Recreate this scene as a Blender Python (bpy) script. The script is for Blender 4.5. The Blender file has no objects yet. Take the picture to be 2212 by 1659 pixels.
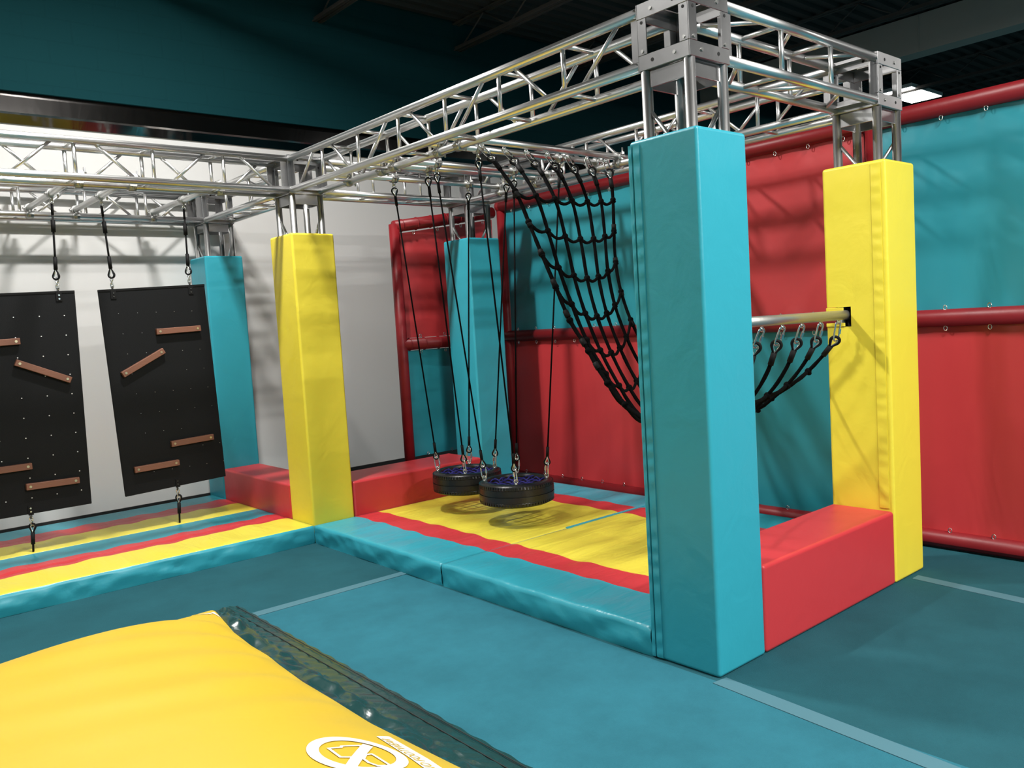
import bpy, bmesh, math, random
from mathutils import Vector, Matrix, noise as mnoise
random.seed(7)
SC = bpy.context.scene
COL = SC.collection
PI = math.pi

# ------------------------------------------------------------------ camera, world, lights, exposure
cam_d = bpy.data.cameras.new('camera'); cam = bpy.data.objects.new('camera', cam_d); COL.objects.link(cam)
cam_d.sensor_fit = 'HORIZONTAL'; cam_d.sensor_width = 36.0; cam_d.lens = 1807.907 * 36.0 / 2212.0
cam_d.clip_start = 0.05; cam_d.clip_end = 100
def rodrigues(r):
    th = r.length; k = r / th
    K = Matrix(((0, -k.z, k.y), (k.z, 0, -k.x), (-k.y, k.x, 0)))
    return Matrix.Identity(3) + math.sin(th) * K + (1 - math.cos(th)) * (K @ K)
RV = Vector((1.544894, -0.625398, 0.494288))
M3 = rodrigues(RV)
right, down, fwd = M3[0], M3[1], M3[2]
rot = Matrix((right, -down, -fwd)).transposed()
cam.matrix_world = Matrix.Translation(Vector((-3.01342, -2.20446, 1.64280))) @ rot.to_4x4()
SC.camera = cam

world = bpy.data.worlds.new('world'); SC.world = world; world.use_nodes = True
world.node_tree.nodes['Background'].inputs[0].default_value = (0.75, 0.85, 1.0, 1)
world.node_tree.nodes['Background'].inputs[1].default_value = 0.01

SC.view_settings.view_transform = 'Standard'; SC.view_settings.look = 'None'
SC.view_settings.gamma = 1.0; SC.view_settings.use_curve_mapping = False
SC.view_settings.exposure = 0.0
SC.cycles.max_bounces = 8; SC.cycles.diffuse_bounces = 4; SC.cycles.glossy_bounces = 4

LIGHTS = [  # x, y, z, power, lamp length, lamp width
    (-0.75, 3.25, 5.22, 265, .42, .16), (-2.60, 3.25, 5.22, 40, 1.0, .20),
    (0.05, -2.50, 5.06, 280, 1.1, .34), (-6.4, 2.90, 5.06, 170, 1.1, .34), (-6.4, -2.3, 5.06, 40, 1.1, .34),
    (0.35, -7.4, 5.06, 950, 1.1, .34), (-6.4, -7.4, 5.06, 40, 1.1, .34),
    (6.6, -2.4, 5.06, 60, 1.1, .34), (11.75, 4.18, 5.08, 120, 1.1, .50), (11.0, -2.4, 5.06, 100, 1.1, .34)]
for i, (x, y, z, p, la, lb) in enumerate(LIGHTS):
    ld = bpy.data.lights.new('panel_lamp', 'AREA'); ld.shape = 'RECTANGLE'
    ld.size = la; ld.size_y = lb; ld.energy = p; ld.color = (1.0, 0.975, 0.93)
    lo = bpy.data.objects.new('panel_lamp', ld); COL.objects.link(lo)
    lo.location = (x, y, z - 0.03)

# ------------------------------------------------------------------ materials
MATS = {}
def nodes_of(name):
    m = bpy.data.materials.new(name); m.use_nodes = True
    nt = m.node_tree
    return m, nt, nt.nodes['Principled BSDF']
def mat(name, col, rough=0.5, metal=0.0, bump=0.0, bscale=8.0, stretch=(1, 1, 1), var=0.0, spec=0.5, fine=0.0, coat=0.0, fscale=180.0):
    m, nt, b = nodes_of(name)
    b.inputs['Base Color'].default_value = (*col, 1); b.inputs['Roughness'].default_value = rough
    b.inputs['Metallic'].default_value = metal; b.inputs['Specular IOR Level'].default_value = spec
    b.inputs['Coat Weight'].default_value = coat
    L = nt.links; N = nt.nodes
    tc = N.new('ShaderNodeTexCoord'); mp = N.new('ShaderNodeMapping'); mp.inputs['Scale'].default_value = stretch
    L.new(tc.outputs['Object'], mp.inputs['Vector'])
    last = None
    if bump > 0:
        nz = N.new('ShaderNodeTexNoise'); nz.inputs['Scale'].default_value = bscale; nz.inputs['Detail'].default_value = 3
        nz.inputs['Distortion'].default_value = 0.6
        L.new(mp.outputs[0], nz.inputs['Vector'])
        bp = N.new('ShaderNodeBump'); bp.inputs['Strength'].default_value = 1.0; bp.inputs['Distance'].default_value = bump
        L.new(nz.outputs['Fac'], bp.inputs['Height']); last = bp
    if fine > 0:
        n2 = N.new('ShaderNodeTexNoise'); n2.inputs['Scale'].default_value = fscale; n2.inputs['Detail'].default_value = 2
        L.new(tc.outputs['Object'], n2.inputs['Vector'])
        b2 = N.new('ShaderNodeBump'); b2.inputs['Strength'].default_value = 1.0; b2.inputs['Distance'].default_value = fine
        L.new(n2.outputs['Fac'], b2.inputs['Height'])
        if last: L.new(last.outputs[0], b2.inputs['Normal'])
        last = b2
    if last: L.new(last.outputs[0], b.inputs['Normal'])
    if var > 0:
        n3 = N.new('ShaderNodeTexNoise'); n3.inputs['Scale'].default_value = 2.2; n3.inputs['Detail'].default_value = 8; n3.inputs['Roughness'].default_value = 0.65
        L.new(tc.outputs['Object'], n3.inputs['Vector'])
        mr = N.new('ShaderNodeMapRange'); mr.inputs[1].default_value = 0.3; mr.inputs[2].default_value = 0.7
        mr.inputs[3].default_value = 1 - var; mr.inputs[4].default_value = 1 + var
        L.new(n3.outputs['Fac'], mr.inputs[0])
        vm = N.new('ShaderNodeVectorMath'); vm.operation = 'SCALE'; vm.inputs[0].default_value = col
        L.new(mr.outputs[0], vm.inputs['Scale']); L.new(vm.outputs[0], b.inputs['Base Color'])
    MATS[name] = m
    return m
def emit(name, col, s):
    m, nt, b = nodes_of(name)
    b.inputs['Base Color'].default_value = (*col, 1)
    b.inputs['Emission Color'].default_value = (*col, 1); b.inputs['Emission Strength'].default_value = s
    MATS[name] = m; return m

TEAL = (0.030, 0.335, 0.430); RED = (0.54, 0.038, 0.046); YEL = (0.82, 0.68, 0.052)
mat('teal_vinyl', TEAL, 0.38, bump=0.0045, bscale=5, fine=0.0002)
mat('red_vinyl', RED, 0.40, bump=0.003, bscale=5, fine=0.0002)
mat('yellow_vinyl', YEL, 0.40, bump=0.005, bscale=5, fine=0.0002)
mat('teal_sheet', (0.019, 0.25, 0.315), 0.42, bump=0.012, bscale=2.2, stretch=(1, 1, 0.5))
mat('red_sheet', (0.49, 0.036, 0.042), 0.42, bump=0.012, bscale=2.2, stretch=(1, 1, 0.5))
mat('red_pipe', (0.20, 0.010, 0.014), 0.42, spec=0.35, bump=0.002, bscale=10)
mat('foam_yellow', (0.64, 0.435, 0.026), 0.45, bump=0.004, bscale=3, stretch=(0.4, 1, 1))
mat('dark_green_vinyl', (0.012, 0.048, 0.048), 0.24, bump=0.008, bscale=7, coat=0.2)
mat('print_white', (0.85, 0.85, 0.82), 0.45)
mat('aluminium', (0.72, 0.72, 0.72), 0.33, 1.0, fine=0.00008, fscale=60)
mat('plate_aluminium', (0.36, 0.36, 0.365), 0.30, 1.0, fine=0.0003, fscale=18, var=0.12)
mat('cast_steel', (0.42, 0.42, 0.41), 0.36, 1.0, bump=0.001, bscale=50)
mat('steel_bright', (0.80, 0.80, 0.80), 0.18, 1.0)
mat('steel_dark', (0.10, 0.10, 0.10), 0.45, 1.0)
mat('pipe_galvanised', (0.50, 0.49, 0.46), 0.42, 0.9, bump=0.0008, bscale=40)
mat('rope_black', (0.0018, 0.0018, 0.002), 0.9, bump=0.003, bscale=70, spec=0.08)
mat('strap_black', (0.004, 0.004, 0.0045), 0.7, spec=0.2)
mat('rubber_black', (0.007, 0.007, 0.008), 0.34, bump=0.001, bscale=40)
mat('rope_blue', (0.014, 0.012, 0.16), 0.8, bump=0.003, bscale=60)
mat('board_black', (0.0045, 0.005, 0.006), 0.62, fine=0.0008, fscale=260, spec=0.18)
mat('ledge_brown', (0.180, 0.070, 0.040), 0.5, bump=0.001, bscale=30, stretch=(1, 1, 8))
mat('pale_hole', (0.62, 0.62, 0.62), 0.5)  # pale colour painted for the bright wall seen through the board holes
mat('brass', (0.75, 0.62, 0.40), 0.3, 1.0)
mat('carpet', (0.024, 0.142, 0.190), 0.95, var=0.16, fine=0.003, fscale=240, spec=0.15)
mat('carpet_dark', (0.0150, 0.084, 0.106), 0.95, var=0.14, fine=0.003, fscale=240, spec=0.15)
mat('tape', (0.066, 0.165, 0.205), 0.7, spec=0.2)
mat('white_panel', (0.58, 0.58, 0.575), 0.5, bump=0.001, bscale=3, spec=0.3)
mat('ceiling_black', (0.040, 0.038, 0.036), 0.7)
mat('joist_black', (0.065, 0.060, 0.055), 0.6)
mat('girder_grey', (0.42, 0.41, 0.37), 0.4, bump=0.002, bscale=6)
mat('trim_metal', (0.20, 0.19, 0.185), 0.11, 1.0, bump=0.0015, bscale=5, stretch=(1, 0.3, 0.3))
mat('black_trim', (0.010, 0.010, 0.010), 0.6)
mat('fixture_white', (0.8, 0.8, 0.8), 0.4)
mat('dark_hole', (0.006, 0.006, 0.006), 0.8)
mat('wall_plain', (0.10, 0.16, 0.17), 0.8)
emit('diffuser', (1.0, 0.98, 0.94), 14.0)
def block_wall():
    m, nt, b = nodes_of('teal_block'); N = nt.nodes; L = nt.links
    tc = N.new('ShaderNodeTexCoord'); mp = N.new('ShaderNodeMapping'); mp.inputs['Rotation'].default_value = (PI / 2, 0, 0)
    L.new(tc.outputs['Object'], mp.inputs['Vector'])
    br = N.new('ShaderNodeTexBrick'); br.inputs['Scale'].default_value = 1.0
    br.inputs['Brick Width'].default_value = 0.40; br.inputs['Row Height'].default_value = 0.20; br.inputs['Mortar Size'].default_value = 0.005
    br.inputs['Color1'].default_value = (1, 1, 1, 1); br.inputs['Color2'].default_value = (.93, .93, .93, 1); br.inputs['Mortar'].default_value = (0, 0, 0, 1)
    L.new(mp.outputs[0], br.inputs['Vector'])
    bp = N.new('ShaderNodeBump'); bp.inputs['Distance'].default_value = 0.0015; L.new(br.outputs['Color'], bp.inputs['Height'])
    L.new(bp.outputs[0], b.inputs['Normal'])
    b.inputs['Base Color'].default_value = (0.0060, 0.045, 0.053, 1); b.inputs['Roughness'].default_value = 0.8; b.inputs['Specular IOR Level'].default_value = 0.06
    MATS['teal_block'] = m
block_wall()
# striped vinyl cover: stripes across one axis in object space
def striped(name, axis, stops, rough=0.36):
    m, nt, b = nodes_of(name); N = nt.nodes; L = nt.links
    tc = N.new('ShaderNodeTexCoord'); sp = N.new('ShaderNodeSeparateXYZ'); L.new(tc.outputs['Object'], sp.inputs[0])
    nz = N.new('ShaderNodeTexNoise'); nz.inputs['Scale'].default_value = 3.0; L.new(tc.outputs['Object'], nz.inputs['Vector'])
    ad = N.new('ShaderNodeMath'); ad.operation = 'MULTIPLY_ADD'; ad.inputs[1].default_value = 0.05
    L.new(nz.outputs['Fac'], ad.inputs[0]); L.new(sp.outputs[axis], ad.inputs[2])
    sub = N.new('ShaderNodeMath'); sub.operation = 'SUBTRACT'; sub.inputs[1].default_value = 0.025; L.new(ad.outputs[0], sub.inputs[0])
    lo, hi = stops[0][0], stops[-1][0] + 1.0
    mr = N.new('ShaderNodeMapRange'); mr.inputs[1].default_value = lo; mr.inputs[2].default_value = hi; L.new(sub.outputs[0], mr.inputs[0])
    cr = N.new('ShaderNodeValToRGB'); cr.color_ramp.interpolation = 'CONSTANT'; el = cr.color_ramp.elements; el.remove(el[1]); el[0].position = 0
    for i, (p, c) in enumerate(stops):
        e = el[0] if i == 0 else el.new((p - lo) / (hi - lo))
        e.color = (*c, 1)
    L.new(mr.outputs[0], cr.inputs[0]); L.new(cr.outputs[0], b.inputs['Base Color'])
    n2 = N.new('ShaderNodeTexNoise'); n2.inputs['Scale'].default_value = 5; n2.inputs['Detail'].default_value = 3; n2.inputs['Distortion'].default_value = 1.0
    mp = N.new('ShaderNodeMapping'); mp.inputs['Scale'].default_value = (0.35, 1.6, 1) if axis == 0 else (1.6, 0.35, 1)
    mp.inputs['Rotation'].default_value = (0, 0, 0.35)
    L.new(tc.outputs['Object'], mp.inputs['Vector']); L.new(mp.outputs[0], n2.inputs['Vector'])
    bp = N.new('ShaderNodeBump'); bp.inputs['Distance'].default_value = 0.012; L.new(n2.outputs['Fac'], bp.inputs['Height']); L.new(bp.outputs[0], b.inputs['Normal'])
    b.inputs['Roughness'].default_value = rough
    MATS[name] = m; return m

# ------------------------------------------------------------------ mesh helpers
WL = {}
def wl(o): return WL.get(o.name, Vector((0, 0, 0)))
def frame_of(d):
    d = d.normalized(); a = Vector((0, 0, 1)) if abs(d.z) < 0.9 else Vector((1, 0, 0))
    u = d.cross(a).normalized(); return u, d.cross(u).normalized()
class MB:
    def __init__(s): s.v = []; s.f = []; s.sm = []; s.mi = []
    def add(s, vs, fs, smooth=False, mi=0):
        n = len(s.v); s.v += [Vector(p) for p in vs]
        for f in fs: s.f.append([i + n for i in f]); s.sm.append(smooth); s.mi.append(mi)
        return s
    def box(s, a, b, mi=0):
        x0, y0, z0 = a; x1, y1, z1 = b
        return s.add([(x0, y0, z0), (x1, y0, z0), (x1, y1, z0), (x0, y1, z0), (x0, y0, z1), (x1, y0, z1), (x1, y1, z1), (x0, y1, z1)],
              [(3, 2, 1, 0), (4, 5, 6, 7), (0, 1, 5, 4), (1, 2, 6, 5), (2, 3, 7, 6), (3, 0, 4, 7)], mi=mi)
    def obox(s, c, ux, uy, uz):   # oriented box, half vectors
        c = Vector(c); ux, uy, uz = Vector(ux), Vector(uy), Vector(uz)
        P = [c + ux * a + uy * b + uz * d for d in (-1, 1) for a, b in ((-1, -1), (1, -1), (1, 1), (-1, 1))]
        return s.add(P, [(3, 2, 1, 0), (4, 5, 6, 7), (0, 1, 5, 4), (1, 2, 6, 5), (2, 3, 7, 6), (3, 0, 4, 7)])
    def cyl(s, p, q, r, n=10, r2=None, smooth=True):
        p, q = Vector(p), Vector(q); u, w = frame_of(q - p); r2 = r if r2 is None else r2
        vs = [p + (u * math.cos(2 * PI * i / n) + w * math.sin(2 * PI * i / n)) * r for i in range(n)] + \
             [q + (u * math.cos(2 * PI * i / n) + w * math.sin(2 * PI * i / n)) * r2 for i in range(n)]
        s.add(vs, [(i, (i + 1) % n, n + (i + 1) % n, n + i) for i in range(n)], smooth)
        m = len(s.v)
        s.f.append(list(range(m - 2 * n, m - n))[::-1]); s.sm.append(False); s.mi.append(0)
        s.f.append(list(range(m - n, m))); s.sm.append(False); s.mi.append(0)
        return s
    def tube(s, pts, r, n=8, closed=False, wob=0.0):
        pts = [Vector(p) for p in pts]; k = len(pts); rings = []
        t0 = (pts[1] - pts[0]); u, w = frame_of(t0)
        for i, p in enumerate(pts):
            if closed: t = pts[(i + 1) % k] - pts[i - 1]
            else: t = pts[min(i + 1, k - 1)] - pts[max(i - 1, 0)]
            t.normalize(); u = (u - t * u.dot(t)); u.normalize(); w = t.cross(u)
            rr = r * (1 + wob * random.uniform(-1, 1))
            rings.append([p + (u * math.cos(2 * PI * j / n) + w * math.sin(2 * PI * j / n)) * rr for j in range(n)])
        vs = [v for ring in rings for v in ring]; fs = []
        for i in range(k if closed else k - 1):
            a, b = i * n, ((i + 1) % k) * n
            fs += [(a + j, a + (j + 1) % n, b + (j + 1) % n, b + j) for j in range(n)]
        if not closed: fs += [tuple(range(n))[::-1], tuple((k - 1) * n + j for j in range(n))]
        return s.add(vs, fs, True)
    def ball(s, c, rx, ry=None, rz=None, n=8, m=6):
        ry = ry or rx; rz = rz or rx; c = Vector(c); vs = [c + Vector((0, 0, -rz))]
        for i in range(1, m):
            th = PI * i / m - PI / 2
            for j in range(n):
                a = 2 * PI * j / n; vs.append(c + Vector((rx * math.cos(th) * math.cos(a), ry * math.cos(th) * math.sin(a), rz * math.sin(th))))
        vs.append(c + Vector((0, 0, rz))); fs = []
        for j in range(n): fs.append((0, 1 + (j + 1) % n, 1 + j))
        for i in range(m - 2):
            for j in range(n): fs.append((1 + i * n + j, 1 + i * n + (j + 1) % n, 1 + (i + 1) * n + (j + 1) % n, 1 + (i + 1) * n + j))
        t = len(vs) - 1
        for j in range(n): fs.append((t, 1 + (m - 2) * n + j, 1 + (m - 2) * n + (j + 1) % n))
        return s.add(vs, fs, True)
    def lathe(s, prof, c, n=40):   # closed profile of (r, z) about vertical axis at c
        c = Vector(c); k = len(prof); vs = []
        for i in range(n):
            a = 2 * PI * i / n
            vs += [c + Vector((r * math.cos(a), r * math.sin(a), z)) for r, z in prof]
        fs = [(i * k + j, ((i + 1) % n) * k + j, ((i + 1) % n) * k + (j + 1) % k, i * k + (j + 1) % k) for i in range(n) for j in range(k)]
        return s.add(vs, fs, True)
    def grid(s, nx, ny, fn, smooth=True, mi=0):
        vs = [fn(i / nx, j / ny) for j in range(ny + 1) for i in range(nx + 1)]
        fs = [(j * (nx + 1) + i, j * (nx + 1) + i + 1, (j + 1) * (nx + 1) + i + 1, (j + 1) * (nx + 1) + i) for j in range(ny) for i in range(nx)]
        return s.add(vs, fs, smooth, mi)
    def build(s, name, mats, parent=None, bevel=0.0, seg=2, weld=False, flat_angle=0):
        off = wl(parent) if parent else Vector((0, 0, 0))
        me = bpy.data.meshes.new(name); me.from_pydata([tuple(v - off) for v in s.v], [], s.f)
        mats = [mats] if isinstance(mats, str) else mats
        for m in mats: me.materials.append(MATS[m])
        me.polygons.foreach_set('use_smooth', s.sm); me.polygons.foreach_set('material_index', s.mi)
        bm = bmesh.new(); bm.from_mesh(me)
        if weld: bmesh.ops.remove_doubles(bm, verts=bm.verts, dist=1e-5)
        if bevel > 0:
            es = [e for e in bm.edges if len(e.link_faces) == 2 and e.calc_face_angle(0) > 0.6]
            bmesh.ops.bevel(bm, geom=es, offset=bevel, segments=seg, profile=0.5, affect='EDGES')
            for f in bm.faces: f.smooth = seg > 1
        bmesh.ops.recalc_face_normals(bm, faces=bm.faces)
        bm.to_mesh(me); bm.free()
        if bevel > 0:
            if seg > 1: me.set_sharp_from_angle(angle=0.9)
        elif flat_angle: me.set_sharp_from_angle(angle=flat_angle)
        o = bpy.data.objects.new(name, me); COL.objects.link(o)
        if bevel > 0 and seg > 1:
            wn = o.modifiers.new('normals', 'WEIGHTED_NORMAL'); wn.keep_sharp = True; wn.weight = 80
        if parent: o.parent = parent
        WL[o.name] = off
        return o
def tag(o, label=None, cat=None, group=None, kind=None):
    if label: o['label'] = label
    if cat: o['category'] = cat
    if group: o['group'] = group
    if kind: o['kind'] = kind
    return o
def thing(name, loc, label, cat, group=None):
    o = bpy.data.objects.new(name, None); COL.objects.link(o); o.location = loc; o.empty_display_size = 0.1
    WL[o.name] = Vector(loc)
    return tag(o, label, cat, group)
def lerp(a, b, t): return a + (b - a) * t
def resample(pts, n):
    pts = [Vector(p) for p in pts]; d = [0]
    # catmull-rom densify
    dense = []
    for i in range(len(pts) - 1):
        p0, p1, p2, p3 = pts[max(i - 1, 0)], pts[i], pts[i + 1], pts[min(i + 2, len(pts) - 1)]
        for k in range(12):
            t = k / 12
            dense.append(0.5 * ((2 * p1) + (p2 - p0) * t + (2 * p0 - 5 * p1 + 4 * p2 - p3) * t * t + (3 * p1 - p0 - 3 * p2 + p3) * t ** 3))
    dense.append(pts[-1])
    for i in range(1, len(dense)): d.append(d[-1] + (dense[i] - dense[i - 1]).length)
    out = []; j = 0
    for k in range(n + 1):
        t = d[-1] * k / n
        while j < len(d) - 2 and d[j + 1] < t: j += 1
        out.append(dense[j].lerp(dense[j + 1], (t - d[j]) / max(d[j + 1] - d[j], 1e-9)))
    return out

# ------------------------------------------------------------------ measured layout (metres; z up; near teal post corner at the origin)
PW, PD = 0.370, 0.383           # post pad footprint x, y
LX, MY, NY, PH = 1.7286, 3.810, 1.781, 2.44
BH, MH = 0.428, 0.146           # foam barrier and mat heights
CX, CY = 0.185, 0.190
ZB, ZT, CH = 2.777, 3.016, 0.12 # chord heights and half spacing
KX = 2.60                       # padded pipe frame plane
WY = 6.0                        # white wall
X0, X1, Y0, Y1, CZ = -10.0, 17.0, -10.0, 6.2, 5.42

# ------------------------------------------------------------------ setting
fl = MB()
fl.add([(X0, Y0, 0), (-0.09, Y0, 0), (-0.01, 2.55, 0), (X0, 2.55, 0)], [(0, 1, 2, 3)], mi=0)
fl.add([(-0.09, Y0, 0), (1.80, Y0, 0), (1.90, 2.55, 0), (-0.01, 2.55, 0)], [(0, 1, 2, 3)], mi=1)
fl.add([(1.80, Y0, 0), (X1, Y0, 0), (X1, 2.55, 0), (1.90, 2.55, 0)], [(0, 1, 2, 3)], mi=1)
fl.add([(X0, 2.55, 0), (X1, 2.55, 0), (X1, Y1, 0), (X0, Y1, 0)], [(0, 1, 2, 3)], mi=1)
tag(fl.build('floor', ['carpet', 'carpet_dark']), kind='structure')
w = MB(); w.box((X0, Y1, 0), (X1, Y1 + 0.2, CZ)); tag(w.build('wall_back', 'teal_block'), kind='structure')
w = MB(); w.box((X0, WY, 0.0), (9.0, Y1 - 0.002, 3.60)); tag(w.build('wall_lining', 'white_panel'), kind='structure')
w = MB(); w.box((X0 - .2, Y0, 0), (X0, Y1, CZ)); tag(w.build('wall_left', 'wall_plain'), kind='structure')
w = MB(); w.box((X1, Y0, 0), (X1 + .2, Y1, CZ)); tag(w.build('wall_right', 'wall_plain'), kind='structure')
w = MB(); w.box((X0, Y0 - .2, 0), (X1, Y0, CZ)); tag(w.build('wall_front', 'wall_plain'), kind='structure')
# polished steel band capping the white wall
prof = [(6.0, 3.59), (5.985, 3.583), (5.92, 3.648), (5.915, 3.665), (5.915, 3.795)]
prof += [(5.985 - .07 * math.cos(a), 3.80 + .06 * math.sin(a)) for a in [q * PI / 20 for q in range(1, 11)]] + [(6.195, 3.862), (6.195, 3.59)]
w = MB(); k = len(prof)
w.add([(x, y, z) for x in (X0 + 0.01, 9.0) for y, z in prof], [(i, (i + 1) % k, k + (i + 1) % k, k + i) for i in range(k)] + [tuple(range(k))[::-1], tuple(range(k, 2 * k))])
tag(w.build('trim_1', 'trim_metal'), kind='structure')
w = MB(); w.box((X0 + .01, WY - 0.02, 0.0), (9.0, WY - 0.001, 0.152)); tag(w.build('baseboard_back', 'black_trim'), kind='structure')
# ribbed deck ceiling with joists and a girder
ce = MB(); pitch = 0.19; n = int((Y1 - Y0) / pitch); prof = []
for i in range(n + 1):
    y = Y1 - 0.002 - i * pitch
    prof += [(y, CZ), (y - 0.05, CZ), (y - 0.07, CZ - 0.04), (y - 0.15, CZ - 0.04), (y - 0.17, CZ)]
k = len(prof)
ce.add([(x, y, z) for x in (X0, X1) for y, z in prof], [(i, i + 1, k + i + 1, k + i) for i in range(k - 1)])
ce.box((X0, Y0 - 0.2, CZ + 0.001), (X1, Y1, CZ + 0.06))
ceil = tag(ce.build('ceiling', 'ceiling_black'), kind='structure')
for x in [-8 + 1.93 * i for i in range(12)]:
    x = x + 0.05
    if abs(x - 8.75) < 0.5: continue
    j = MB()
    for sx in (-0.035, 0.035):
        j.box((x + sx - 0.022, Y0, 5.05), (x + sx + 0.022, Y1 - .002, 5.065)); j.box((x + sx - 0.004, Y0, 5.05), (x + sx + 0.004, Y1 - .002, 5.10))
        j.box((x + sx - 0.022, Y0, 5.365), (x + sx + 0.022, Y1 - .002, 5.379))
    yy = Y1 - 0.1; up = True
    while yy > Y0:
        j.cyl((x, yy, 5.08 if up else 5.36), (x, yy - 0.45, 5.36 if up else 5.08), 0.011, 6); yy -= 0.45; up = not up
    j.build('joist', 'joist_black', ceil)
g = MB(); g.box((8.60, Y0, 4.88), (8.90, Y1 - .002, 5.36))
for i in range(9): g.box((8.592, -6 + i * 1.45, 4.885), (8.60, -5.985 + i * 1.45, 5.355))
g.build('girder', 'girder_grey', ceil)

# carpet tape lines
def tape(label, P):
    t = MB(); t.add([(x, y, 0.0) for x, y in P] + [(x, y, 0.003) for x, y in P], [(4, 5, 6, 7), (0, 1, 5, 4), (1, 2, 6, 5), (2, 3, 7, 6), (3, 0, 4, 7)])
    tag(t.build('floor_tape', 'tape'), label, 'tape')
tape('pale tape strip on the carpet from the yellow crash mat to the striped swing mat', [(-1.6, 2.525), (-0.005, 2.508), (-0.002, 2.580), (-1.6, 2.61)])
tape('pale tape strip on the carpet starting at the foot of the largest teal post', [(-0.27, -2.6), (-0.185, -2.6), (0.028, -0.012), (-0.056, 0.0)])
tape('pale tape strip on the carpet starting at the yellow post beside the pipe frame', [(1.60, -2.6), (1.70, -2.6), (1.945, -0.03), (1.865, -0.03)])

# ------------------------------------------------------------------ ceiling light panels
FIX = ['white ceiling light panel glowing above the red pipe rail beyond the truss corner']
for i, (x, y, z, p, la, lb) in enumerate(LIGHTS):
    lab = FIX[0] if i == 8 else 'ceiling light panel above the gym outside the picture'
    t = thing('ceiling_light', (x, y, z), lab, 'ceiling light', None if i == 8 else 'ceiling light panels overhead')
    wy = max(.12, lb / 2 + .02)
    b = MB(); b.box((x - .60, y - wy, z), (x + .60, y + wy, z + .06)); b.build('housing', 'fixture_white', t, bevel=0.006)
    b = MB(); b.box((x - .575, y - wy + .02, z - .008), (x + .575, y + wy - .02, z)); b.build('diffuser', 'diffuser', t)
    for sx in (-.5, .5): MB().cyl((x + sx, y, z + .05), (x + sx, y, CZ - .02), 0.004, 6).build('hanger', 'steel_dark', t)

# ------------------------------------------------------------------ trusses
def truss(label, axis, a, b, c, first_up=1, diag='side', group=None):
    """lattice box truss from a to b along axis, c = centre on the other horizontal axis"""
    def P(t, s, z): return (t, c + s, z) if axis == 'x' else (c + s, t, z)
    root = thing('lattice_truss', P((a + b) / 2, 0, ZB - 0.025), label, 'truss', group)
    L = b - a; sg = 1 if L > 0 else -1; nb = max(1, round(abs(L) / 0.5)); st = L / nb
    for s in (-CH, CH):
        for z in (ZB, ZT):
            MB().cyl(P(a, s, z), P(b, s, z), 0.0254, 16).build('chord', 'aluminium', root)
    r = 0.0125
    for i in range(1, nb):
        t = a + i * st
        for s in (-CH, CH): MB().cyl(P(t, s, ZB + .02), P(t, s, ZT - .02), r, 10).build('upright', 'aluminium', root)
        for z in (ZB, ZT): MB().cyl(P(t, -CH + .02, z), P(t, CH - .02, z), r, 10).build('crossbar', 'aluminium', root)
    for i in range(nb):
        t = a + (i + 0.5) * st; u = first_up * (1 if i % 2 == 0 else -1)
        for q in (-1, 1):
            h = 0.113 * sg * u * q * -1
            if diag == 'side':
                MB().cyl(P(t - h, q * CH, ZB + .02), P(t + h, q * CH, ZT - .02), r * .9, 10).build('diagonal', 'aluminium', root)
            else:
                z = ZT if q > 0 else ZB
                MB().cyl(P(t - h, -CH + .02, z), P(t + h, CH - .02, z), r * .9, 10).build('diagonal', 'aluminium', root)
    for t, d in ((a, sg), (b, -sg)):   # welded end frames
        t0, t1 = sorted((t, t + d * 0.05))
        def BX(u0, u1, z0, z1):
            m = MB(); p0, p1 = P(t0, u0, z0), P(t1, u1, z1); m.box(p0, p1); m.build('end_plate', 'plate_aluminium', root)
        for s in (-CH, CH): BX(s - .004, s + .004, ZB + .02, ZT - .02)
        for z in (ZB, ZT): BX(-CH + .02, CH - .02, z - .004, z + .004)
    return root
AX, AY = CX, CY
BXc, DYc, EYc = LX + CX, MY + CY, MY + NY + CY
HB = 0.146
truss('aluminium lattice truss rising over the swings above the yellow post and tall teal post', 'y', MY + CY - HB, CY + HB, CX, 1)
truss('short aluminium lattice truss joining the tall teal post to the post with the net bar', 'x', CX + HB, BXc - HB, CY, 1, 'flat')
truss('aluminium lattice truss running over the pipe frame side of the swing bay', 'y', DYc - HB, CY + HB, BXc, 1)
truss('short aluminium lattice truss between the middle yellow post and the teal post behind the swings', 'x', CX + HB, BXc - HB, DYc, -1, 'flat')
truss('short aluminium lattice truss linking the yellow post back to the white wall post', 'y', DYc + HB, EYc - HB, CX, 1, 'flat')
truss('aluminium lattice truss in front of the black climbing boards', 'x', CX - HB, CX - HB - 4.02, DYc, 1)
truss('aluminium lattice truss along the white wall behind the black climbing boards', 'x', CX - HB, CX - HB - 4.02, EYc, -1)

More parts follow.
